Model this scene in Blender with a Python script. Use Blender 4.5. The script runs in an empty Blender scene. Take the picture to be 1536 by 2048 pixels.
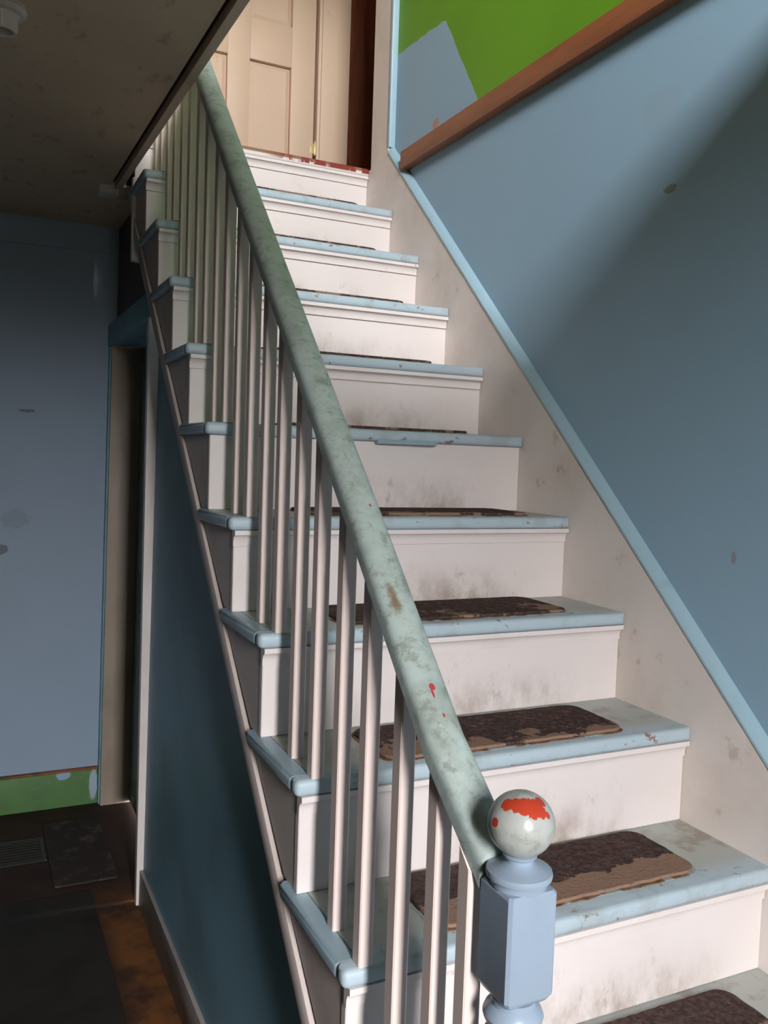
import bpy, bmesh, math, random
from mathutils import Vector, Matrix
random.seed(7)
scene = bpy.context.scene
COL = scene.collection

# ------------------------------------------------------------------ camera
R, T, W = 0.19, 0.20444, 0.8112          # rise, going, clear width of the flight
FL = -3 * R                              # ground floor level
SL = R / T
cam_d = bpy.data.cameras.new('camera')
cam = bpy.data.objects.new('camera', cam_d)
COL.objects.link(cam)
def rot(rx, ry, rz):
    return Matrix.Rotation(rz, 3, 'Z') @ Matrix.Rotation(rx, 3, 'X') @ Matrix.Rotation(ry, 3, 'Y')
CM = rot(-0.06251405, -0.0334710, -0.44585169)
CAM_POS = Vector((-0.46099, -0.82979, 0.88518))
_r, _f, _u = CM @ Vector((1, 0, 0)), CM @ Vector((0, 1, 0)), CM @ Vector((0, 0, 1))
cam.matrix_world = Matrix(((_r.x, _u.x, -_f.x, CAM_POS.x), (_r.y, _u.y, -_f.y, CAM_POS.y),
                           (_r.z, _u.z, -_f.z, CAM_POS.z), (0, 0, 0, 1)))
cam_d.sensor_fit = 'VERTICAL'
cam_d.sensor_height = 36.0
cam_d.lens = 36.0 * 1739.84 / 2048.0
cam_d.clip_start = 0.02
scene.camera = cam

# ------------------------------------------------------------------ light
scene.view_settings.view_transform = 'Standard'
scene.view_settings.look = 'None'
scene.view_settings.gamma = 1.0
scene.view_settings.use_curve_mapping = False
scene.view_settings.exposure = 0.13
SKY_STRENGTH = 115.0
world = bpy.data.worlds.new('world')
scene.world = world
world.use_nodes = True
wn = world.node_tree
wn.nodes.clear()
w_out = wn.nodes.new('ShaderNodeOutputWorld')
w_bg = wn.nodes.new('ShaderNodeBackground')
w_tc = wn.nodes.new('ShaderNodeTexCoord')
w_sep = wn.nodes.new('ShaderNodeSeparateXYZ')
w_rmp = wn.nodes.new('ShaderNodeValToRGB')
wn.links.new(w_tc.outputs['Generated'], w_sep.inputs[0])
wn.links.new(w_sep.outputs['Z'], w_rmp.inputs[0])
wn.links.new(w_rmp.outputs[0], w_bg.inputs[0])
wn.links.new(w_bg.outputs[0], w_out.inputs[0])
w_rmp.color_ramp.elements[0].position = 0.0          # ground and trees under an overcast sky
w_rmp.color_ramp.elements[0].color = (0.03, 0.034, 0.025, 1)
w_rmp.color_ramp.elements[1].position = 0.08
w_rmp.color_ramp.elements[1].color = (1.0, 0.96, 0.97, 1)
w_bg.inputs[1].default_value = SKY_STRENGTH

FRONT = -2.0                              # house front, behind the camera
DOOR_X, DOOR_Z = (-0.42, -0.16), (0.20, 1.62)
WIN_X, WIN_Z = (-0.80, 0.12), (2.72, 3.30)
def portal(x, z, y):
    d = bpy.data.lights.new('daylight_portal', 'AREA')
    d.shape = 'RECTANGLE'
    d.size, d.size_y = x[1] - x[0], z[1] - z[0]
    d.cycles.is_portal = True
    o = bpy.data.objects.new('daylight_portal', d)
    COL.objects.link(o)
    o.location = ((x[0] + x[1]) / 2, y, (z[0] + z[1]) / 2)
    o.rotation_euler = (math.radians(90), 0, 0)       # emits towards +y
    return o
portal(DOOR_X, DOOR_Z, FRONT - 0.06)
portal(WIN_X, WIN_Z, FRONT - 0.06)

# ------------------------------------------------------------------ materials
def lin(r, g, b):
    f = lambda c: (c / 255 / 12.92) if c / 255 <= 0.04045 else ((c / 255 + 0.055) / 1.055) ** 2.4
    return (f(r), f(g), f(b), 1)

class Mat:
    def __init__(s, name, rough=0.6, spec=0.3):
        s.m = bpy.data.materials.new(name)
        s.m.use_nodes = True
        s.t = s.m.node_tree
        s.p = s.t.nodes['Principled BSDF']
        s.p.inputs['Roughness'].default_value = rough
        s.p.inputs['Specular IOR Level'].default_value = spec
        s.tc = s.n('ShaderNodeTexCoord')
        s.oi = s.n('ShaderNodeObjectInfo')
        a = s.n('ShaderNodeVectorMath'); a.operation = 'SCALE'
        s.t.links.new(s.oi.outputs['Random'], a.inputs['Scale'])
        a.inputs[0].default_value = (17.3, 31.7, 11.9)
        b = s.n('ShaderNodeVectorMath'); b.operation = 'ADD'
        s.t.links.new(s.tc.outputs['Object'], b.inputs[0]); s.t.links.new(a.outputs[0], b.inputs[1])
        s.pos = b.outputs[0]
        s.obj = s.tc.outputs['Object']; s.gen = s.tc.outputs['Generated']
        s.col = None
    def n(s, t): return s.t.nodes.new(t)
    def put(s, sock, v):
        if hasattr(v, 'is_linked') or hasattr(v, 'links'): s.t.links.new(v, sock)
        else: sock.default_value = v
    def math(s, op, a, b=None, clamp=False):
        k = s.n('ShaderNodeMath'); k.operation = op; k.use_clamp = clamp
        s.put(k.inputs[0], a)
        if b is not None: s.put(k.inputs[1], b)
        return k.outputs[0]
    def scale(s, v, sc):
        k = s.n('ShaderNodeVectorMath'); k.operation = 'MULTIPLY'
        s.put(k.inputs[0], v); k.inputs[1].default_value = sc
        return k.outputs[0]
    def noise(s, sc=5, det=4, rough=0.6, vec=None, stretch=None):
        k = s.n('ShaderNodeTexNoise')
        k.inputs['Scale'].default_value = sc; k.inputs['Detail'].default_value = det; k.inputs['Roughness'].default_value = rough
        v = vec if vec is not None else s.pos
        if stretch: v = s.scale(v, stretch)
        s.put(k.inputs['Vector'], v)
        return k.outputs['Fac']
    def ramp(s, f, a, b, lo=0.0, hi=1.0):
        k = s.n('ShaderNodeMapRange'); k.interpolation_type = 'SMOOTHSTEP'
        s.put(k.inputs[0], f)
        k.inputs[1].default_value, k.inputs[2].default_value, k.inputs[3].default_value, k.inputs[4].default_value = a, b, lo, hi
        return k.outputs[0]
    def xyz(s, v):
        k = s.n('ShaderNodeSeparateXYZ'); s.put(k.inputs[0], v); return k.outputs
    def base(s, c): s.col = c; return s
    def mix(s, fac, c):
        k = s.n('ShaderNodeMix'); k.data_type = 'RGBA'
        s.put(k.inputs[0], fac); s.put(k.inputs[6], s.col); s.put(k.inputs[7], c)
        s.col = k.outputs[2]; return s
    def blob(s, c, rad, amp=0.6, sc=18, vec=None, soft=0.15):
        """mask of an irregular patch of paint or wear about point c (object space)"""
        k = s.n('ShaderNodeVectorMath'); k.operation = 'SUBTRACT'
        s.put(k.inputs[0], vec if vec is not None else s.obj); k.inputs[1].default_value = c
        q = s.scale(k.outputs[0], tuple(1 / r for r in rad))
        l = s.n('ShaderNodeVectorMath'); l.operation = 'LENGTH'; s.put(l.inputs[0], q)
        d = s.math('ADD', l.outputs['Value'], s.math('MULTIPLY', s.math('SUBTRACT', s.noise(sc, 4), 0.5), amp * 2))
        return s.ramp(d, 1 + soft, 1 - soft)
    def bump(s, h, st=0.2, dist=0.002):
        k = s.n('ShaderNodeBump'); k.inputs['Strength'].default_value = st; k.inputs['Distance'].default_value = dist
        s.put(k.inputs['Height'], h); s.t.links.new(k.outputs[0], s.p.inputs['Normal']); return s
    def done(s):
        s.put(s.p.inputs['Base Color'], s.col); return s.m

def scale_c(c, k): return (c[0] * k, c[1] * k, c[2] * k, 1)
BLUE = (0.28, 0.445, 0.57, 1)
WHITE = (0.74, 0.69, 0.67, 1)
TREAD_BLUE = (0.42, 0.53, 0.59, 1)
RAIL = (0.40, 0.49, 0.47, 1)
RH, RSL = 0.537, 0.9414               # handrail: height and pitch
def RX(y): return 0.033 + 0.015 * y
def rail_z(y): return RSL * y + RH

def wall_blue(name, marks=(), BLUE=BLUE):
    m = Mat(name, 0.55, 0.35).base(BLUE)
    m.mix(m.ramp(m.noise(1.6, 3), 0.35, 0.7, 0, 0.35), scale_c(BLUE, 0.86))
    m.mix(m.ramp(m.noise(60, 4), 0.66, 0.74, 0, 0.25), (0.25, 0.3, 0.3, 1))
    for c, rad, colr, f in marks:
        m.mix(m.math('MULTIPLY', m.blob(c, rad, 0.7, 40), f), colr)
    m.bump(m.noise(90, 3), 0.12, 0.002)
    return m.done()
M = {}
M['wall_right'] = wall_blue('blue_wall_paint', [
    ((W + .02, .569, 1.453), (.05, .020, .008), (0.17, 0.18, 0.08, 1), 0.75),
    ((W + .02, 1.598, 1.915), (.05, .02, .014), (0.5, 0.22, 0.13, 1), 0.8),
    ((W + .02, .60, 1.62), (.05, .06, .05), (0.3, 0.32, 0.3, 1), 0.12),
    ((W + .02, .35, .72), (.05, .006, .012), (0.25, 0.14, 0.13, 1), 0.5)])
M['wall_back'] = wall_blue('blue_hall_paint', [
    ((-.30, 2.83, .60), (.05, .05, .04), (0.1, 0.11, 0.12, 1), 0.2),
    ((-.355, 2.83, .48), (.03, .04, .02), (0.12, 0.1, 0.12, 1), 0.7),
    ((-.26, 2.83, 1.02), (.03, .006, .006), (0.06, 0.06, 0.07, 1), 0.6)], (0.32, 0.43, 0.55, 1))
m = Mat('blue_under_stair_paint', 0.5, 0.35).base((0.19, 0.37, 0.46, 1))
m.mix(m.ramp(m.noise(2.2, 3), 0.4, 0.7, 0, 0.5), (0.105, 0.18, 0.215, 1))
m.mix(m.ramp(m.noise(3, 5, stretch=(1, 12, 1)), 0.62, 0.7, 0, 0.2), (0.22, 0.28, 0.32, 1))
m.bump(m.noise(70, 3), 0.1)
M['under'] = m.done()
m = Mat('green_wall_paint', 0.5, 0.35).base((0.135, 0.36, 0.016, 1))
m.mix(m.ramp(m.noise(2.5, 4), 0.35, 0.7, 0, 0.5), (0.11, 0.29, 0.014, 1))
m.bump(m.noise(90, 3), 0.12)
M['green'] = m.done()

m = Mat('white_trim_paint', 0.42, 0.4).base(WHITE)
m.mix(m.ramp(m.noise(7, 5), 0.45, 0.75, 0, 0.35), (0.60, 0.53, 0.47, 1))
m.mix(m.ramp(m.noise(45, 5), 0.70, 0.75, 0, 0.6), (0.20, 0.13, 0.10, 1))
m.bump(m.noise(40, 4), 0.12)
M['white'] = m.done()
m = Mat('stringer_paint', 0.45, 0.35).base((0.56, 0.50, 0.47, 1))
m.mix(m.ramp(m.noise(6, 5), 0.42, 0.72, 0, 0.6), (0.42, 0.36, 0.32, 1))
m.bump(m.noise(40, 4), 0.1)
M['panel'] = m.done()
m = Mat('baluster_paint', 0.42, 0.4).base((0.73, 0.62, 0.575, 1))
m.mix(m.ramp(m.noise(9, 5, stretch=(1, 1, .25)), 0.45, 0.75, 0, 0.4), (0.56, 0.47, 0.42, 1))
m.mix(m.ramp(m.noise(60, 5), 0.72, 0.77, 0, 0.6), (0.16, 0.07, 0.06, 1))
M['baluster'] = m.done()
m = Mat('riser_paint', 0.42, 0.4).base(WHITE)
m.mix(m.ramp(m.noise(5, 4), 0.45, 0.75, 0, 0.25), (0.62, 0.55, 0.50, 1))
g = m.xyz(m.gen)
low = m.ramp(g[2], 0.62, 0.05)
mid = m.math('MULTIPLY', m.ramp(g[0], 0.25, 0.5), m.ramp(g[0], 0.95, 0.7))
smear = m.ramp(m.noise(9, 7, 0.72, stretch=(1, 1, .6)), 0.36, 0.70)
m.mix(m.math('MULTIPLY', m.math('MULTIPLY', low, mid), m.math('MULTIPLY', smear, 0.72)), (0.27, 0.20, 0.14, 1))
m.mix(m.math('MULTIPLY', m.ramp(m.noise(30, 6, 0.7, stretch=(1, 1, .5)), 0.58, 0.70), m.math('MULTIPLY', m.math('MULTIPLY', mid, m.ramp(g[2], 0.9, 0.2)), 0.4)), (0.25, 0.19, 0.14, 1))
m.mix(m.ramp(m.noise(70, 3), 0.74, 0.78, 0, 0.6), (0.12, 0.07, 0.05, 1))
m.bump(m.noise(40, 4), 0.1)
M['riser'] = m.done()
m = Mat('skirt_board_paint', 0.45, 0.35).base((0.74, 0.69, 0.65, 1))
m.mix(m.ramp(m.noise(4, 5), 0.42, 0.72, 0, 0.5), (0.54, 0.47, 0.40, 1))
m.mix(m.ramp(m.noise(16, 5), 0.64, 0.72, 0, 0.35), (0.30, 0.26, 0.18, 1))
m.bump(m.noise(40, 4), 0.1)
M['skirt'] = m.done()
m = Mat('blue_trim_paint', 0.4, 0.4).base((0.33, 0.50, 0.59, 1))
m.mix(m.ramp(m.noise(20, 5), 0.55, 0.75, 0, 0.5), (0.24, 0.36, 0.40, 1))
M['trim_blue'] = m.done()
m = Mat('teal_casing_paint', 0.5, 0.35).base((0.19, 0.40, 0.48, 1))
m.mix(m.ramp(m.noise(8, 4), 0.45, 0.75, 0, 0.5), (0.09, 0.20, 0.22, 1))
M['teal'] = m.done()
# treads: pale blue paint, worn grey towards the middle, chipped to brown wood on the nosing
m = Mat('tread_paint', 0.45, 0.4).base(TREAD_BLUE)
g = m.xyz(m.gen)
m.mix(m.math('MULTIPLY', m.ramp(g[1], 0.10, 0.30), m.ramp(m.noise(6, 5), 0.25, 0.58, 0.5, 0.95)), (0.40, 0.42, 0.385, 1))
m.mix(m.math('MULTIPLY', m.ramp(g[1], 0.2, 0.5), m.ramp(m.noise(14, 6, 0.7), 0.52, 0.66, 0, 0.55)), (0.24, 0.17, 0.11, 1))
edge = m.math('MULTIPLY', m.ramp(g[1], 0.30, 0.08), m.ramp(g[0], 0.02, 0.15))
m.mix(m.math('MULTIPLY', edge, m.ramp(m.noise(30, 7, 0.75, stretch=(.6, 1, 1)), 0.60, 0.64, 0, 0.9)), (0.22, 0.10, 0.055, 1))
m.mix(m.math('MULTIPLY', edge, m.ramp(m.noise(16, 6), 0.5, 0.66, 0, 0.45)), (0.30, 0.36, 0.34, 1))
m.bump(m.noise(45, 5), 0.2)
M['tread'] = m.done()
m = Mat('return_nosing_paint', 0.4, 0.4).base((0.30, 0.42, 0.49, 1))
m.mix(m.ramp(m.noise(16, 5), 0.5, 0.75, 0, 0.5), (0.23, 0.28, 0.28, 1))
m.mix(m.ramp(m.noise(12, 5, stretch=(.2, 6, .2)), 0.66, 0.69, 0, 0.5), (0.6, 0.66, 0.7, 1))
M['return'] = m.done()
# stair mats
m = Mat('worn_mat_fibre', 0.95, 0.05).base((0.052, 0.034, 0.032, 1))
att = m.n('ShaderNodeAttribute'); att.attribute_type = 'OBJECT'; att.attribute_name = 'wear'
m.mix(m.ramp(m.noise(90, 4), 0.35, 0.7, 0, 0.7), (0.12, 0.085, 0.075, 1))
g = m.xyz(m.gen)
wn_ = m.noise(13, 7, 0.68)
wmask = m.ramp(m.math('ADD', wn_, m.math('MULTIPLY', m.math('SUBTRACT', 0.42, g[1]), att.outputs['Fac'])), 0.60, 0.63)
m.mix(m.math('MULTIPLY', wmask, 0.9), (0.30, 0.195, 0.14, 1))
m.mix(m.ramp(m.noise(120, 5, 0.75), 0.54, 0.64, 0, 0.5), (0.15, 0.09, 0.07, 1))
m.mix(m.ramp(m.noise(48, 5, 0.7), 0.60, 0.66, 0, 0.55), (0.27, 0.17, 0.11, 1))
m.bump(m.noise(150, 3), 0.7, 0.004)
M['mat'] = m.done()
m = Mat('mat_glue_edge', 0.9, 0.05).base((0.26, 0.17, 0.11, 1))
m.mix(m.ramp(m.noise(30, 6), 0.42, 0.6), (0.16, 0.075, 0.03, 1))
m.mix(m.ramp(m.noise(14, 6), 0.5, 0.56), (0.36, 0.42, 0.42, 1))
M['mat_edge'] = m.done()
# handrail and newel
m = Mat('handrail_paint', 0.33, 0.5).base(RAIL)
m.mix(m.ramp(m.noise(10, 7, 0.75), 0.42, 0.66, 0, 0.7), (0.25, 0.30, 0.27, 1))
m.mix(m.ramp(m.noise(38, 7, 0.78), 0.50, 0.64, 0, 0.65), (0.18, 0.20, 0.16, 1))
for (y, dx, rx_, ry_) in ((.058, .0, .0035, .0035), (.052, -.002, .0015, .006), (.030, .002, .0016, .002), (.27, .006, .002, .002)):
    m.mix(m.blob((RX(y) + dx, y, rail_z(y) + .024), (rx_, ry_, .02), 0.5, 160, soft=.05), (0.42, 0.05, 0.06, 1))
m.mix(m.blob((RX(.155) - .008, .155, rail_z(.155) + .022), (.006, .018, .022), 0.9, 90, soft=.6), (0.20, 0.15, 0.10, 1))
m.bump(m.noise(30, 4), 0.12)
M['rail'] = m.done()
m = Mat('newel_paint', 0.3, 0.5).base((0.26, 0.335, 0.42, 1))
m.mix(m.ramp(m.noise(14, 5), 0.5, 0.75, 0, 0.4), (0.22, 0.29, 0.35, 1))
m.mix(m.ramp(m.noise(90, 4), 0.70, 0.74, 0, 0.6), (0.16, 0.14, 0.16, 1))
m.bump(m.noise(35, 4), 0.12)
M['newel'] = m.done()
m = Mat('finial_paint', 0.28, 0.5).base((0.38, 0.41, 0.385, 1))
m.mix(m.ramp(m.noise(55, 7, 0.75), 0.46, 0.66, 0, 0.6), (0.21, 0.21, 0.18, 1))
BR = 0.0345
to = Vector((-.53, -.77, .36)).normalized(); rt = Vector((.9, -.43, 0)).normalized(); up = rt.cross(to) * -1
if up.z < 0: up = -up
def bpnt(a, b): return tuple((to * math.sqrt(max(0, 1 - a * a - b * b)) + rt * a + up * b) * BR)
RED = (0.42, 0.045, 0.02, 1)
for a, b, r_, am in ((-.42, .57, .0075, .5), (-.12, .55, .0085, .5), (.12, .50, .010, .5), (.36, .46, .0115, .5), (.52, .36, .008, .6), (.55, .62, .006, .6), (-.82, .02, .0055, .2), (.72, .25, .004, .5)):
    m.mix(m.blob(bpnt(a, b), (r_, r_, r_), am, 220, soft=.05), RED)
m.bump(m.noise(80, 4), 0.15)
M['finial'] = m.done()
# ceiling, floor, wood
m = Mat('stained_ceiling_paper', 0.8, 0.2).base((0.74, 0.58, 0.41, 1))
m.mix(m.ramp(m.noise(2.2, 4), 0.35, 0.7, 0, 0.5), (0.62, 0.47, 0.33, 1))
m.mix(m.ramp(m.noise(13, 5, 0.6, stretch=(1.6, .8, 1)), 0.58, 0.68, 0, 0.5), (0.36, 0.25, 0.15, 1))
m.bump(m.noise(220, 2), 0.2)
M['ceiling'] = m.done()
m = Mat('dark_floor_boards', 0.7, 0.15).base((0.042, 0.025, 0.019, 1))
m.mix(m.ramp(m.noise(5, 5), 0.4, 0.7), (0.028, 0.018, 0.014, 1))
x = m.xyz(m.obj)
band = m.math('MULTIPLY', m.ramp(x[0], -.12, -.04), m.ramp(x[1], 2.15, 1.9))
m.mix(m.math('MULTIPLY', band, m.ramp(m.noise(9, 5), 0.34, 0.62, 0.15, 1)), (0.17, 0.07, 0.022, 1))
m.bump(m.noise(20, 5, stretch=(6, 1, 1)), 0.2)
M['floor'] = m.done()
m = Mat('grey_linoleum', 0.45, 0.4).base((0.028, 0.026, 0.022, 1))
m.mix(m.ramp(m.noise(6, 5), 0.4, 0.7), (0.020, 0.018, 0.016, 1))
m.p.inputs['Roughness'].default_value = 0.7
m.p.inputs['Specular IOR Level'].default_value = 0.15
M['lino'] = m.done()
m = Mat('dark_rug_fibre', 0.95, 0.05).base((0.045, 0.038, 0.034, 1))
m.mix(m.ramp(m.noise(16, 6, 0.7), 0.5, 0.66), (0.09, 0.075, 0.065, 1))
m.bump(m.noise(150, 3), 0.6, 0.004)
M['rug'] = m.done()
m = Mat('black_iron', 0.45, 0.5).base((0.02, 0.017, 0.015, 1))
m.mix(m.ramp(m.noise(30, 5), 0.62, 0.7, 0, 0.6), (0.12, 0.11, 0.1, 1))
M['iron'] = m.done()
def wood(name, a, b, st, sc=4):
    m = Mat(name, 0.42, 0.4).base(a)
    m.mix(m.ramp(m.noise(sc, 6, 0.65, stretch=st), 0.35, 0.7), b)
    m.bump(m.noise(sc * 2, 5, stretch=st), 0.15)
    return m.done()
M['rail_wood'] = wood('varnished_rail_wood', (0.36, 0.125, 0.05, 1), (0.27, 0.085, 0.032, 1), (9, .9, 9))
M['brown'] = wood('dark_brown_board', (0.17, 0.05, 0.022, 1), (0.09, 0.026, 0.012, 1), (8, 8, .8))
M['brown_wall'] = wood('brown_stained_wall', (0.06, 0.034, 0.024, 1), (0.04, 0.02, 0.015, 1), (3, 3, 1))
m = Mat('cream_door_paint', 0.5, 0.35).base((0.68, 0.52, 0.38, 1))
m.mix(m.ramp(m.noise(2.5, 4), 0.4, 0.7, 0, 0.4), (0.62, 0.47, 0.36, 1))
m.mix(m.ramp(m.noise(24, 5), 0.66, 0.74, 0, 0.4), (0.40, 0.28, 0.18, 1))
M['cream'] = m.done()
m = Mat('cream_jamb_paint', 0.5, 0.35).base((0.42, 0.36, 0.29, 1))
m.mix(m.ramp(m.noise(6, 5, stretch=(1, 1, .4)), 0.4, 0.75, 0, 0.6), (0.26, 0.22, 0.16, 1))
M['jamb'] = m.done()
m = Mat('dark_green_door_paint', 0.5, 0.35).base((0.16, 0.22, 0.21, 1))
m.mix(m.ramp(m.noise(8, 4), 0.4, 0.7), (0.10, 0.15, 0.15, 1))
M['darkdoor'] = m.done()
m = Mat('green_baseboard_paint', 0.5, 0.35).base((0.11, 0.235, 0.085, 1))
m.mix(m.ramp(m.noise(10, 5), 0.42, 0.7, 0, 0.6), (0.09, 0.18, 0.08, 1))
m.mix(m.ramp(m.noise(40, 6), 0.66, 0.70, 0, 0.5), (0.35, 0.40, 0.33, 1))
m.mix(m.blob((-.115, 2.81, FL + .132), (.026, .03, .02), 0.5, 60), BLUE)
m.mix(m.blob((.0, 2.81, FL + .08), (.016, .03, .06), 0.4, 50), (0.38, 0.48, 0.57, 1))
M['green_base'] = m.done()
m = Mat('worn_orange_wood', 0.6, 0.3).base((0.30, 0.105, 0.04, 1))
m.mix(m.ramp(m.noise(16, 5, stretch=(.6, 1, 1)), 0.45, 0.62), (0.10, 0.07, 0.035, 1))
M['orange'] = m.done()
m = Mat('grey_baseboard_paint', 0.5, 0.35).base((0.40, 0.37, 0.345, 1))
m.mix(m.ramp(m.noise(7, 5), 0.4, 0.7), (0.30, 0.28, 0.255, 1))
M['grey_base'] = m.done()
m = Mat('landing_edge_chipped_red', 0.6, 0.3).base(WHITE)
gx = m.xyz(m.gen)
m.mix(m.math('MULTIPLY', m.ramp(gx[2], .45, .62), m.ramp(m.noise(18, 6), .25, .4)), (0.26, 0.15, 0.09, 1))
m.mix(m.math('MULTIPLY', m.math('MULTIPLY', m.ramp(gx[2], .2, .35), m.ramp(gx[0], .5, .65)), m.ramp(m.noise(26, 6, stretch=(1, .4, .4)), .44, .50)), (0.24, 0.04, 0.03, 1))
M['red_edge'] = m.done()
m = Mat('aged_brass', 0.4, 0.5).base((0.62, 0.52, 0.26, 1))
m.mix(m.ramp(m.noise(60, 4), 0.5, 0.7), (0.5, 0.44, 0.22, 1))
m.p.inputs['Metallic'].default_value = 0.25
M['brass'] = m.done()
m = Mat('white_porcelain', 0.25, 0.5).base((0.66, 0.60, 0.50, 1))
m.mix(m.ramp(m.noise(20, 4), 0.4, 0.7), (0.56, 0.49, 0.40, 1))
M['porcelain'] = m.done()
m = Mat('plain_plaster', 0.8, 0.2).base((0.085, 0.075, 0.065, 1))
m.mix(m.ramp(m.noise(3, 4), 0.4, 0.7), (0.06, 0.055, 0.05, 1))
M['plaster'] = m.done()
m = Mat('upper_plaster', 0.8, 0.2).base((0.56, 0.50, 0.44, 1))
m.mix(m.ramp(m.noise(3, 4), 0.4, 0.7), (0.50, 0.44, 0.38, 1))
M['upper'] = m.done()
m = Mat('dark_gap', 0.9, 0.1).base((0.05, 0.035, 0.025, 1))
m.mix(m.ramp(m.noise(12, 4), 0.4, 0.7), (0.03, 0.02, 0.015, 1))
M['gap'] = m.done()

# ------------------------------------------------------------------ mesh helpers
def add_box(bm, x, y, z, bev=0.0, seg=2, mi=0):
    vs = [bm.verts.new((a, b, c)) for a in x for b in y for c in z]
    idx = [(0, 1, 3, 2), (4, 6, 7, 5), (0, 4, 5, 1), (2, 3, 7, 6), (0, 2, 6, 4), (1, 5, 7, 3)]
    fs = [bm.faces.new([vs[i] for i in f]) for f in idx]
    for f in fs: f.material_index = mi
    if bev:
        es = list({e for f in fs for e in f.edges})
        bmesh.ops.bevel(bm, geom=es, offset=bev, segments=seg, profile=0.5, affect='EDGES', clamp_overlap=True)
def box(x, y, z, bev=0.0, seg=2):
    bm = bmesh.new(); add_box(bm, x, y, z, bev, seg); return bm
def add_prism(bm, poly, axis, a, b):
    """poly in the plane normal to axis: 'x' -> (y,z), 'y' -> (x,z), 'z' -> (x,y)"""
    def p(u, v, w): return {'x': (w, u, v), 'y': (u, w, v), 'z': (u, v, w)}[axis]
    n = len(poly)
    A = [bm.verts.new(p(u, v, a)) for u, v in poly]
    B = [bm.verts.new(p(u, v, b)) for u, v in poly]
    bm.faces.new(A); bm.faces.new(list(reversed(B)))
    for i in range(n):
        bm.faces.new((A[i], B[i], B[(i + 1) % n], A[(i + 1) % n]))
def prism(poly, axis, a, b, bev=0.0, seg=2):
    bm = bmesh.new(); add_prism(bm, poly, axis, a, b)
    bmesh.ops.recalc_face_normals(bm, faces=bm.faces)
    if bev:
        es = [e for e in bm.edges if e.calc_face_angle(0) > 0.6]
        bmesh.ops.bevel(bm, geom=es, offset=bev, segments=seg, profile=0.5, affect='EDGES', clamp_overlap=True)
    return bm
def lathe(prof, seg=40):
    """prof: list of (radius, z), closed at both ends"""
    bm = bmesh.new(); rings = []
    for r, z in prof:
        if r < 1e-5: rings.append([bm.verts.new((0, 0, z))])
        else: rings.append([bm.verts.new((r * math.cos(2 * math.pi * i / seg), r * math.sin(2 * math.pi * i / seg), z)) for i in range(seg)])
    for A, B in zip(rings, rings[1:]):
        for i in range(seg):
            j = (i + 1) % seg
            if len(A) == 1 and len(B) == 1: continue
            if len(A) == 1: bm.faces.new((A[0], B[i], B[j]))
            elif len(B) == 1: bm.faces.new((A[i], A[j], B[0]))
            else: bm.faces.new((A[i], A[j], B[j], B[i]))
    if len(rings[0]) > 1: bm.faces.new(rings[0])
    if len(rings[-1]) > 1: bm.faces.new(rings[-1])
    return bm
def obj(name, bm, mat, parent=None, smooth=True):
    bmesh.ops.recalc_face_normals(bm, faces=bm.faces)
    me = bpy.data.meshes.new(name)
    bm.to_mesh(me); bm.free()
    for k in (mat if isinstance(mat, (list, tuple)) else [mat]): me.materials.append(k)
    o = bpy.data.objects.new(name, me)
    COL.objects.link(o)
    if smooth:
        for p in me.polygons: p.use_smooth = True
        me.set_sharp_from_angle(angle=math.radians(32))
    if parent is not None:
        o.parent = parent
        o.matrix_parent_inverse = Matrix.Translation(-world_loc(parent))
    return o
def world_loc(o):
    v = o.location.copy()
    while o.parent is not None:
        o = o.parent; v = v  # children of children carry world coordinates too
    return v
def tag(o, label=None, cat=None, group=None, kind=None):
    if label: o['label'] = label
    if cat: o['category'] = cat
    if group: o['group'] = group
    if kind: o['kind'] = kind
    return o
def empty(name, loc, label, cat, group=None):
    e = bpy.data.objects.new(name, None)
    COL.objects.link(e); e.location = loc; e.empty_display_size = 0.1
    return tag(e, label, cat, group)
def struct(name, bm, mat, label=None, smooth=True):
    o = obj(name, bm, mat, None, smooth)
    o['kind'] = 'structure'
    if label: o['label'] = label
    return o

# ------------------------------------------------------------------ the room shell
LEFT, RIGHT = -1.75, W + 0.02
CEIL, UPF, UPC = 1.76, 1.90, 4.15
BACK = 2.83
struct('floor', box((LEFT - .1, RIGHT + .1), (FRONT - .1, BACK + .1), (FL - .1, FL)), M['floor'],
       'dark reddish brown wooden hall floor with orange wear along the stair', False)
# right wall: blue below and in one rolled patch, lime green above
def wob(a, b, n, s):
    return [(a[0] + (b[0] - a[0]) * i / n + random.uniform(-s, s), a[1] + (b[1] - a[1]) * i / n + random.uniform(-s, s)) for i in range(1, n)]
P = [(1.905, 2.235), (1.585, 2.212), (1.556, 2.206), (1.497, 2.118), (1.345, 1.895), (1.33, 1.872)]
line = [P[0]] + wob(P[0], P[1], 12, .003) + [P[1], P[2]] + wob(P[2], P[3], 5, .002) + [P[3]] + wob(P[3], P[4], 7, .0025) + [P[4], P[5]]
bm = bmesh.new()
def face(pts, mi):
    f = bm.faces.new([bm.verts.new((RIGHT, y, z)) for y, z in pts]); f.material_index = mi
face([(FRONT, FL), (1.905, FL)] + line + [(FRONT, 1.872)], 0)
face([(1.905, UPC)] + [(FRONT, UPC), (FRONT, 1.872)] + list(reversed(line)), 1)
bmesh.ops.remove_doubles(bm, verts=bm.verts, dist=1e-5)
bmesh.ops.triangulate(bm, faces=bm.faces)
add_box(bm, (RIGHT + .002, RIGHT + .12), (FRONT - .1, 1.905), (FL - .1, UPC), mi=0)
struct('wall_right', bm, [M['wall_right'], M['green']], 'pale blue stairwell wall with lime green paint above the wooden rail', False)
struct('wall_back', box((LEFT, RIGHT + .1), (BACK, BACK + .1), (FL, CEIL)), M['wall_back'],
       'light blue hall wall behind the stair, scuffed, above the green baseboard', False)
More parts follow.
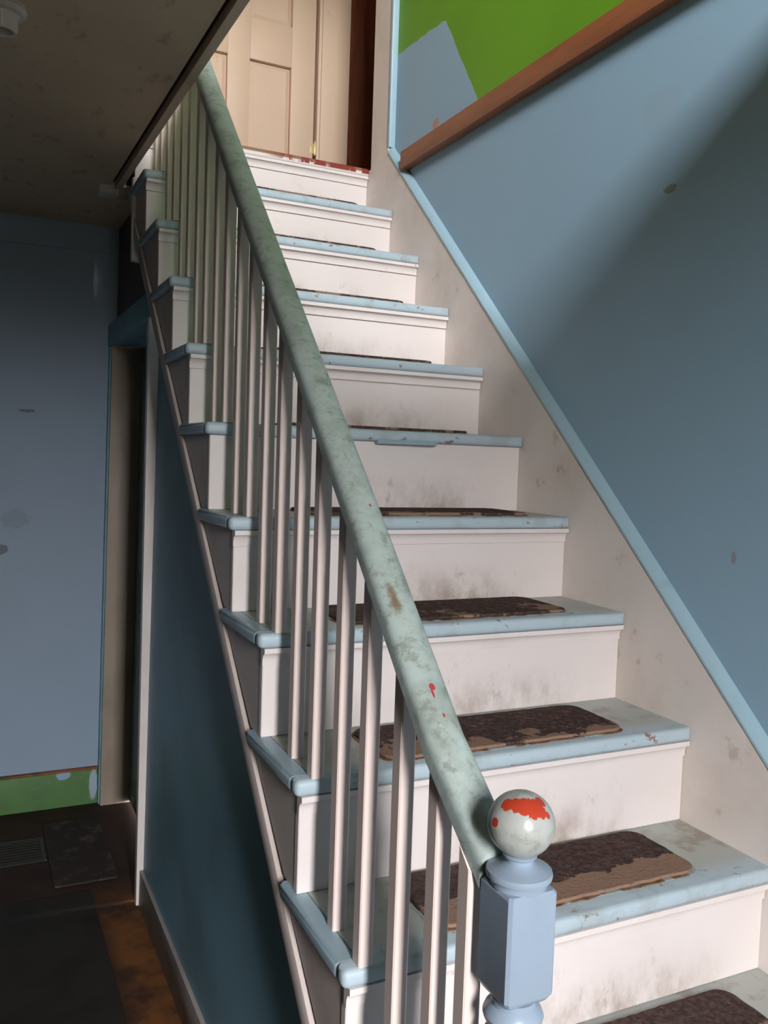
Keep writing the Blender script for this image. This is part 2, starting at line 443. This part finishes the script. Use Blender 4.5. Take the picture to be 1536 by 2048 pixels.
struct('wall_left', box((LEFT - .1, LEFT), (FRONT, BACK + .1), (FL, UPC)), M['plaster'], None, False)
# house front with an open doorway below and a window above
bm = bmesh.new()
fy = (FRONT - .1, FRONT)
add_box(bm, (LEFT, DOOR_X[0]), fy, (FL, WIN_Z[0]))
add_box(bm, (DOOR_X[1], RIGHT + .1), fy, (FL, WIN_Z[0]))
add_box(bm, DOOR_X, fy, (DOOR_Z[1], WIN_Z[0]))
add_box(bm, DOOR_X, fy, (FL, DOOR_Z[0]))
add_box(bm, (LEFT, WIN_X[0]), fy, (WIN_Z[0], UPC))
add_box(bm, (WIN_X[1], RIGHT + .1), fy, (WIN_Z[0], UPC))
add_box(bm, WIN_X, fy, (WIN_Z[1], UPC))
struct('wall_front', bm, M['plaster'], None, False)
struct('sky_blocker_wall', box((-9, 9), (-8.2, -8.0), (FL, 1.60)), M['plaster'], None, False)  # unseen wall, added outside to cut low sky light through the lower opening
# ceiling slab of the hall, open over the flight (the edge of the opening runs slightly out of true)
WELL_Y = (-0.10, 2.25)
def edge_x(y): return -.001 - .0185 * (y - .85)
def edge_strip(a, b, z):
    y0, y1 = WELL_Y
    return prism([(edge_x(y0) + a, y0), (edge_x(y0) + b, y0), (edge_x(y1) + b, y1 - .008), (edge_x(y1) + a, y1 - .008)], 'z', z[0], z[1])
bm = bmesh.new()
add_prism(bm, [(LEFT, FRONT), (RIGHT, FRONT), (RIGHT, WELL_Y[0]), (edge_x(WELL_Y[0]) - .013, WELL_Y[0]), (edge_x(WELL_Y[1]) - .013, WELL_Y[1]), (.012, WELL_Y[1]), (.012, BACK), (LEFT, BACK)], 'z', CEIL, UPF)
add_box(bm, (.012, .25), (WELL_Y[1], BACK), (CEIL, CEIL + .008))
struct('ceiling', bm, M['ceiling'], 'dark stained brown hall ceiling with papery spots', False)
struct('trim_1', edge_strip(0, .021, (CEIL - .012, UPF)), M['cream'], 'thin pale lining board along the edge of the stairwell opening', False)
struct('trim_2', edge_strip(-.013, 0, (CEIL + .012, UPF)), M['gap'], 'dark gap board beside the stairwell lining', False)
o = struct('trim_3', box((-.075, -.012), (WELL_Y[1] - .005, WELL_Y[1] + .06), (CEIL - .028, CEIL + .01), .003), M['white'], 'short pale end block at the far end of the stairwell lining')
# upper storey
bm = bmesh.new()
add_box(bm, (LEFT, 2.4), (2.75, 2.85), (UPF - .1, UPC))
struct('wall_landing', bm, M['cream'], None, False)
struct('wall_hall', box((1.15, 2.4), (2.735, 2.752), (UPF, UPC)), M['brown'], 'dark brown boarding in the unlit upper hall', False)
struct('wall_hall_end', box((2.4, 2.5), (1.8, 2.85), (UPF - .1, UPC)), M['brown'], None, False)
struct('wall_hall_side', box((RIGHT + .12, 2.4), (1.80, 1.905), (UPF - .1, UPC)), M['brown'], None, False)
struct('ceiling_upper', box((LEFT - .1, 2.5), (FRONT - .1, 2.85), (UPC, UPC + .1)), M['upper'], None, False)
bm = bmesh.new()
add_box(bm, (.012, 2.4), (10 * T + .03, 2.76), (UPF - .13, UPF - .004))
struct('floor_landing', bm, M['floor'], None, False)

# ------------------------------------------------------------------ trims on the right wall
st_x = (RIGHT - .034, RIGHT + .003)
struct('trim_4', box((RIGHT - .032, RIGHT), (FRONT + .02, 1.775), (1.822, 1.878), .0025), M['rail_wood'], 'varnished reddish brown wooden rail across the blue and green wall')

# upper opening casing (white board standing at the end of the right wall)
bm = bmesh.new()
add_prism(bm, [(1.905, 1.80), (2.075, 1.80), (2.075, 1.895), (2.034, 1.895), (2.034, UPC), (1.905, UPC)], 'x', W + .0005, RIGHT + .12)
struct('trim_5', bm, M['skirt'], 'pale upright casing board at the top of the stairs beside the dark opening')
struct('trim_6', box((W - .002, RIGHT + .01), (1.885, 1.905), (1.928, UPC), .004), M['trim_blue'], 'thin pale blue upright strip between the casing board and the wall')

# ------------------------------------------------------------------ door at the top
door = struct('door_1', box((.18, .84), (2.722, 2.748), (UPF + .005, 3.55)), M['cream'], 'cream panelled door at the top of the stairs', False)
def bar(name, x, z, y=(2.700, 2.724), bev=.002): return obj(name, box(x, y, z, bev), M['cream'], door)
XS = [(.18, .29), (.466, .558), (.735, .838)]
for x in XS: bar('stile', x, (UPF + .005, 3.55))
for xa, xb in ((.29, .466), (.558, .735)):
    for z in ((UPF + .005, 2.09), (2.478, 2.64), (3.40, 3.55)): bar('door_rail', (xa, xb), z)
    for za, zb in ((2.09, 2.478), (2.64, 3.40)):
        bm = bmesh.new()
        add_prism(bm, [(xa + .004, za + .004), (xb - .004, za + .004), (xb - .004, zb - .004), (xa + .004, zb - .004)], 'y', 2.7235, 2.716)
        bmesh.ops.recalc_face_normals(bm, faces=bm.faces)
        fr = min(bm.faces, key=lambda f: f.calc_center_median().y)
        r = bmesh.ops.inset_region(bm, faces=[fr], thickness=.022, depth=0)
        bmesh.ops.translate(bm, verts=fr.verts, vec=(0, -.008, 0))
        obj('door_panel', bm, M['cream'], door, False)
bm = bmesh.new()
add_box(bm, (.839, .850), (2.690, 2.704), (2.145, 2.195), .003)
add_box(bm, (.826, .840), (2.6985, 2.702), (2.15, 2.19), .001)
add_box(bm, (.841, .849), (2.686, 2.708), (2.140, 2.20), .003)
obj('hinge', bm, M['brass'], door)['label'] = 'small brass hinge on the right edge'
bm = bmesh.new()
add_box(bm, (.853, .995), (2.70, 2.752), (UPF, 3.65), .004)
add_box(bm, (.865, .980), (2.692, 2.702), (UPF, 3.65), .003)
struct('trim_7', bm, M['cream'], 'cream door casing right of the panelled door')
bm = bmesh.new()
add_box(bm, (.04, .168), (2.70, 2.752), (UPF, 3.65), .004)
struct('trim_8', bm, M['cream'], 'cream door casing left of the panelled door')
struct('trim_9', box((.995, 1.15), (2.715, 2.752), (UPF, UPC)), M['brown'], 'reddish brown board beside the upper door casing', False)

# ------------------------------------------------------------------ staircase
stair = empty('staircase', (0.4, -2 * T, FL), 'steep painted wooden staircase with white risers and pale blue treads', 'staircase')
KS = range(-2, 10)
NT = 0.027                                  # nosing thickness
OV = 0.018                                  # nosing overhang
XO = -0.004                                 # outer face of the return nosings
XS_ = 0.014                                 # outer face of stringer panels
def tread_bm(k):
    y0, z = k * T, k * R
    yb = (k + 1) * T + OV + .004
    poly = [(XO, y0), (W, y0), (W, yb), (.028, yb), (.028, y0 + .026), (XO, y0 + .026)]
    bm = bmesh.new(); add_prism(bm, poly, 'z', z - NT, z)
    bmesh.ops.recalc_face_normals(bm, faces=bm.faces)
    es = [e for e in bm.edges if all(v.co.y < y0 + 1e-4 for v in e.verts) or (all(v.co.x < XO + 1e-4 for v in e.verts))]
    bmesh.ops.bevel(bm, geom=es, offset=.0095, segments=4, profile=0.5, affect='EDGES', clamp_overlap=True)
    return bm
def return_bm(k):
    y0, z = k * T, k * R
    bm = box((XO, .0262), (y0 + .0275, (k + 1) * T + .068), (z - NT, z))
    es = [e for e in bm.edges if all(v.co.x < XO + 1e-4 for v in e.verts)]
    bmesh.ops.bevel(bm, geom=es, offset=.0095, segments=4, profile=0.5, affect='EDGES', clamp_overlap=True)
    return bm
def cove_bm(k):
    y0, z = k * T + OV, k * R - NT
    pr = [(y0 + .004, z), (y0 - .0165, z), (y0 - .0165, z - .009)]
    for i in range(1, 6):
        a = math.radians(90 * i / 6); pr.append((y0 - .0165 + .0115 * math.sin(a), z - .009 - .016 * (1 - math.cos(a))))
    pr += [(y0 - .005, z - .025), (y0 - .005, z - .032), (y0 + .004, z - .032)]
    bm = bmesh.new(); add_prism(bm, pr, 'x', .007, W - .002); return bm
for k in KS:
    t_ = obj('tread', tread_bm(k), M['tread'], stair)
    obj('return_nosing', return_bm(k), M['return'], stair)
    obj('riser', box((.009, W), (k * T + OV, k * T + OV + .016), ((k - 1) * R, k * R - NT), .0015, 1), M['riser'], stair)
    if k != 5:
        obj('cove_moulding', cove_bm(k), M['white'], stair)
    # the side panel below each return nosing, drawn in under the slope
    zl, zh = (k - 1) * R + .0005, k * R - NT - .0005
    pts = [(k * T + OV + .001, zl), (k * T + .082, zl), (k * T + .272, zh), (k * T + OV + .001, zh)]
    obj('stringer_panel', prism(pts, 'x', XS_ - .004, XS_ + .012), M['panel'], stair, False)
# top riser and landing edge
obj('riser', box((.009, W), (10 * T + OV, 10 * T + OV + .016), (9 * R, 10 * R - NT), .0015, 1), M['riser'], stair)
obj('cove_moulding', cove_bm(10), M['white'], stair)
bm = box((.0, W), (10 * T, 10 * T + .10), (10 * R - NT, 10 * R), .006, 3)
obj('landing_nosing', bm, M['red_edge'], stair)['label'] = 'chipped reddish edge of the landing floor'
# loose splinter on the sixth nosing
bm = prism([(.40, 5 * T - .004), (.545, 5 * T - .009), (.56, 5 * T - .002), (.55, 5 * T + .01), (.40, 5 * T + .01)], 'z', 5 * R - NT - .006, 5 * R - NT + .004, .001, 1)
obj('split_nosing_strip', bm, M['return'], stair)
# outer stringer (blue, behind the panels) and white moulding strip along the slope
def yl(z, d): return (z + d) / SL
y_a, y_b = -2 * T, 2.05
poly = [(y_a + .03, FL), (-.245, FL), (y_b, SL * y_b - .342), (y_b, 9 * R)]
for k in range(9, -3, -1):
    poly += [((k + 1) * T + OV + .016, k * R - NT - .001), (k * T + OV + .016, k * R - NT - .001)] if k > -3 else []
    poly += [(k * T + OV + .016, (k - 1) * R - NT - .001)] if k > -2 else []
obj('outer_stringer', prism(poly, 'x', XS_ + .006, XS_ + .03), M['under'], stair, False)
ya, yb = -.23, 2.055
pr = [(ya, SL * ya - .287), (yb, SL * yb - .287), (yb, SL * yb - .343), (ya, SL * ya - .343)]
obj('stringer_moulding', prism(pr, 'x', .003, XS_ + .02, .004, 2), M['panel'], stair)
# inner skirt board against the right wall with a blue cap
ya, yb = -3.2 * T, 1.905
sk = [(ya, FL), (-2 * T + .04, FL)]
sk = [(ya, FL), (yb + .12, SL * (yb + .12) - .35), (yb + .12, 1.952), (yb, 1.952), (yb - .006, SL * yb + .152 + .02), (ya, SL * ya + .152)]
sk = [(ya, FL), (-.32, FL), (2.07, SL * 2.07 - .26), (2.07, 1.80), (1.905, 1.80), (1.905, 1.945), (yb - .02, SL * (yb - .02) + .152), (ya, max(FL + .02, SL * ya + .152))]
obj('skirt_board', prism(sk, 'x', W, RIGHT), M['skirt'], stair, False)
def slope_bar(prof, y0, y1, name, mat, parent):
    """prof: (x, height above the pitch line); extruded up the slope"""
    bm = bmesh.new()
    A = [bm.verts.new((x, y0, SL * y0 + h)) for x, h in prof]
    B = [bm.verts.new((x, y1, SL * y1 + h)) for x, h in prof]
    n = len(prof); bm.faces.new(A); bm.faces.new(list(reversed(B)))
    for i in range(n): bm.faces.new((A[i], B[i], B[(i + 1) % n], A[(i + 1) % n]))
    return obj(name, bm, mat, parent)
slope_bar([(W - .003, .152), (W - .003, .158), (W + .002, .166), (W + .012, .176), (RIGHT, .178), (RIGHT, .152)], ya + .3, 1.888, 'skirt_cap', M['trim_blue'], stair)
obj('end_board', box((.0, .03), (2.045, 2.075), (1.48, 1.74), .003), M['white'], stair)['label'] = 'upright white board end under the landing'

# ------------------------------------------------------------------ stair mats
def mat_bm(x0, x1, y0, y1, z, th=.006, r=.03):
    pts = []
    for cx, cy, a0 in ((x1 - r, y0 + r, -90), (x1 - r, y1 - r, 0), (x0 + r, y1 - r, 90), (x0 + r, y0 + r, 180)):
        for i in range(6):
            a = math.radians(a0 + 90 * i / 5); pts.append((cx + r * math.cos(a), cy + r * math.sin(a)))
    out = []
    for a, b in zip(pts, pts[1:] + pts[:1]):
        out.append(a)
        n = int(math.hypot(b[0] - a[0], b[1] - a[1]) / .012)
        for i in range(1, n):
            t = i / n
            out.append((a[0] + (b[0] - a[0]) * t + random.uniform(-.0012, .0012), a[1] + (b[1] - a[1]) * t + random.uniform(-.0012, .0012)))
    return prism(out, 'z', z, z + th, .0015, 1)
mats = {
    0: (.16, .70, .040, .200, 1.2, 'dark stair mat at the bottom edge of the photo, lowest tread in view'),
    1: (.165, .680, .040, .208, 1.6, 'stair mat beside the newel ball, worn to tan along its front half'),
    2: (.168, .672, .028, .195, 0.5, 'dark stair mat speckled with tan wear, second tread above the newel post'),
    3: (.172, .690, .032, .212, 0.2, 'brown stair mat with long streaks, third tread above the newel post'),
    4: (.185, .720, .030, .210, 0.3, 'dark stair mat seen nearly edge-on, fourth tread above the newel post'),
    5: (.19, .665, .016, .205, 0.2, 'thin dark mat edge on the tread at eye level with a split nosing'),
    6: (.19, .668, .016, .205, 0.2, 'thin dark mat edge on the tread just above the split nosing'),
    7: (.19, .678, .016, .205, 0.2, 'thin dark mat edge on the second tread above the split nosing'),
    8: (.19, .678, .016, .205, 0.2, 'thin dark mat edge on the second tread below the landing'),
    9: (.19, .700, .016, .205, 0.2, 'thin dark mat edge on the tread just below the landing'),
}
for k, (x0, x1, ya, yb, wear, lab) in mats.items():
    bm = mat_bm(x0, x1, k * T + ya, k * T + yb, k * R + .0015)
    o = obj('stair_mat', bm, M['mat'])
    o['wear'] = wear
    tag(o, lab, 'stair mat', 'mats on the stair treads')
    obj('glue_border', mat_bm(x0 - .005, x1 + .004, k * T + ya - .005 if k < 5 else k * T + ya - .002, k * T + yb + .003, k * R + .0003, .0012), M['mat_edge'], o)

# ------------------------------------------------------------------ banister
NX, NY = 0.047, -0.115
ban = empty('banister', (NX, NY, -R), 'long banister with pale green handrail, white square balusters and blue newel post', 'banister')
prof = []
for i in range(13):
    a = math.pi * i / 12
    prof.append((.0253 * math.cos(a), .003 + .022 * math.sin(a) ** .8 if 0 < i < 12 else .003))
prof += [(-.0253, -.014), (-.019, -.022), (.019, -.022), (.0253, -.014)]
bm = bmesh.new()
secs = []
for y in (NY + .029, .02, .25, .6, 1.0, 1.4, 1.95):
    secs.append([bm.verts.new((RX(y) + x_ + (.012 if y < 0 else 0), y, rail_z(y) + h_ + (.003 * math.sin(y * 5) if .1 < y < 1.5 else 0))) for x_, h_ in prof])
for A, B in zip(secs, secs[1:]):
    for i in range(len(prof)): bm.faces.new((A[i], B[i], B[(i + 1) % len(prof)], A[(i + 1) % len(prof)]))
bm.faces.new(secs[0]); bm.faces.new(list(reversed(secs[-1])))
obj('handrail', bm, M['rail'], ban)
def baluster_bm(y, zb):
    bm = bmesh.new()
    hx, hy = .0105, .0115
    xb = .026 + .017 * y
    pts = [bm.verts.new((xb + sx * hx, y + sy * hy, zb)) for sx, sy in ((-1, -1), (1, -1), (1, 1), (-1, 1))]
    top = [bm.verts.new((v.co.x, v.co.y, rail_z(v.co.y) - .016)) for v in pts]
    bm.faces.new(pts); bm.faces.new(list(reversed(top)))
    for i in range(4): bm.faces.new((pts[i], pts[(i + 1) % 4], top[(i + 1) % 4], top[i]))
    bmesh.ops.recalc_face_normals(bm, faces=bm.faces)
    es = [e for e in bm.edges if abs(e.verts[0].co.z - e.verts[1].co.z) > .2]
    bmesh.ops.bevel(bm, geom=es, offset=.0018, segments=1, profile=.5, affect='EDGES')
    return bm
obj('baluster', baluster_bm(-.060, -R), M['baluster'], ban, False)
for k in range(0, 10):
    for dy in (.014, .112):
        obj('baluster', baluster_bm(k * T + dy, k * R), M['baluster'], ban, False)
# newel post
def newel_block():
    bm = bmesh.new()
    h, ch = .029, .0035
    def sq(h, z, inset=0):
        pts = []
        for sx, sy in ((1, 1), (-1, 1), (-1, -1), (1, -1)):
            a, b = (sx * h, sy * (h - ch)), (sx * (h - ch), sy * h)
            pts += [a, b] if sx * sy > 0 else [b, a]
        return [(x, y, z) for x, y in pts]
    def ring_(r, z):
        return [(r * math.cos(a), r * math.sin(a), z) for a in [math.atan2(y, x) for x, y, _ in sq(h, 0)]]
    secs = [ring_(.0235, .335), sq(.0245, .341), sq(h, .349), sq(h, .4535), sq(.0265, .4565), ring_(.026, .457)]
    rings = [[bm.verts.new(c) for c in q] for q in secs]
    N = 8
    for A, B in zip(rings, rings[1:]):
        for i in range(N): bm.faces.new((A[i], A[(i + 1) % N], B[(i + 1) % N], B[i]))
    bm.faces.new(rings[0]); bm.faces.new(rings[-1])
    return bm
nroot = obj('newel_post', newel_block(), M['newel'], None)
nroot['label'] = 'pale blue turned newel post with square block'
def place(o, parent, loc):
    o.parent = parent
    o.location = loc
place(nroot, ban, Vector((0, 0, R)))
cap = obj('collar', lathe([(0, .452), (.028, .452), (.0295, .458), (.0295, .4615), (.0305, .4635), (.0335, .465), (.0342, .468), (.0335, .4715), (.026, .4745), (.018, .477), (.0145, .480), (.0145, .4835), (.0175, .486), (.0180, .488), (.013, .490), (0, .490)]), M['newel'])
place(cap, nroot, (0, 0, 0))
prof_b = []
for i in range(25):
    a = -math.pi / 2 + math.pi * i / 24
    prof_b.append((max(0, BR * math.cos(a)) if 0 < i < 24 else 0, BR * .96 * math.sin(a)))
ball = obj('ball_finial', lathe(prof_b, 48), M['finial'])
ball['label'] = 'round ball finial with paint chipped to red'
place(ball, nroot, (0, 0, .5185))
shaft = obj('turned_shaft', lathe([(0, -R), (.034, -R), (.034, -.06), (.031, -.045), (.024, -.03), (.022, 0), (.027, .15), (.024, .26), (.0215, .275), (.029, .284), (.031, .291), (.029, .298), (.025, .301), (.0265, .308), (.0305, .316), (.0315, .320), (.029, .326), (.0235, .331), (.0235, .338), (0, .338)]), M['newel'])
place(shaft, nroot, (0, 0, 0))

# ------------------------------------------------------------------ wall and door under the stair
XU = 0.044                                 # this wall leans a little: foot at XU, further out at the top
def lean(bm):
    for v in bm.verts: v.co.x += .0125 * (v.co.z - FL)
    return bm
poly = [(-.27, FL), (1.945, FL), (1.945, SL * 1.945 - .32), (-.27, FL + .001)]
struct('wall_stair', lean(prism(poly, 'x', XU, XU + .05)), M['under'], 'dark teal blue wall under the staircase', False)
struct('wall_stair_upper', lean(box((XU + .004, XU + .05), (1.93, BACK), (1.36, CEIL))), M['brown_wall'], 'dark brown wall patch above the door under the stairs', False)
d2 = struct('door_2', lean(box((XU + .095, XU + .125), (1.96, 2.775), (FL + .01, 1.29))), M['darkdoor'], 'dark green closet door set back under the stairs', False)
obj('door_panel', lean(box((XU + .088, XU + .097), (2.06, 2.66), (FL + .15, .25), .004)), M['darkdoor'], d2)
obj('door_panel', lean(box((XU + .088, XU + .097), (2.06, 2.66), (.40, 1.16), .004)), M['darkdoor'], d2)
struct('trim_10', lean(box((XU - .020, XU + .125), (2.775, 2.80), (FL, 1.30), .002)), M['jamb'], 'cream far jamb of the door under the stairs')
struct('trim_11', lean(box((XU - .026, XU + .012), (2.795, BACK), (FL, 1.29), .002)), M['teal'], 'narrow teal casing in the corner beside the jamb')
struct('trim_12', lean(box((XU - .030, XU + .125), (1.93, BACK), (1.292, 1.376), .002)), M['teal'], 'teal head casing above the door under the stairs')
bm = bmesh.new()
add_prism(bm, [(XU - .020, FL), (XU + .1, FL), (XU + .1, 1.291), (XU - .032, 1.291)], 'y', 1.925, 1.955)
lean(bm)
struct('trim_13', bm, M['white'], 'upright white casing edge at the near side of the closet door')
struct('baseboard_stair', lean(prism([(-.27, FL), (1.924, FL), (1.924, FL + .115), (-.27, FL + .115)], 'x', XU - .012, XU, .002)), M['grey_base'], 'dull grey baseboard along the wall under the stairs')
bb = struct('baseboard_back', box((LEFT, XU - .026), (2.812, BACK), (FL, FL + .142), .002), M['green_base'], 'green painted baseboard below the light blue wall')
obj('worn_top_edge', box((LEFT, XU - .026), (2.808, BACK), (FL + .143, FL + .152), .002), M['orange'], bb)['label'] = 'worn orange brown top edge'
struct('trim_14', box((LEFT, XU), (2.818, BACK), (1.655, CEIL), .002), M['wall_back'], 'blue band board at the top of the hall wall')

# ------------------------------------------------------------------ things on floor and ceiling
li = obj('linoleum_sheet', box((LEFT + .02, -.095), (FRONT + .1, 2.07), (FL, FL + .004), .001, 1), M['lino'])
tag(li, 'dark grey linoleum sheet covering the hall floor beside the stair', 'floor covering')
rug = obj('door_mat', mat_bm(-.205, .0, 2.13, 2.66, FL + .0005, .007, .012), M['rug'])
tag(rug, 'worn dark doormat on the floor before the closet door', 'doormat')
vent = empty('floor_vent', (-.30, 2.45, FL), 'black iron floor vent below the green baseboard', 'vent')
bm = bmesh.new()
x0, x1, y0, y1 = -.42, -.21, 2.345, 2.545
for xx, yy in (((x0, x1), (y0, y0 + .015)), ((x0, x1), (y1 - .015, y1)), ((x0, x0 + .015), (y0 + .015, y1 - .015)), ((x1 - .015, x1), (y0 + .015, y1 - .015))):
    add_box(bm, xx, yy, (FL, FL + .006), .001, 1)
obj('frame', bm, M['iron'], vent)
obj('backing', box((x0 + .01, x1 - .01), (y0 + .01, y1 - .01), (FL, FL + .001)), M['gap'], vent, False)
for i in range(8):
    yy = y0 + .024 + i * .021
    obj('slat', box((x0 + .015, x1 - .015), (yy, yy + .008), (FL + .001, FL + .005), .001, 1), M['iron'], vent)
lamp = obj('lampholder', lathe([(0, 0), (.046, 0), (.047, -.008), (.043, -.016), (.034, -.019), (.031, -.026), (.030, -.044), (.026, -.050), (.021, -.050), (.019, -.030), (0, -.030)]), M['porcelain'])
lamp.location = (-.405, 1.135, CEIL)
tag(lamp, 'off-white porcelain lampholder on the dark hall ceiling', 'lamp holder')
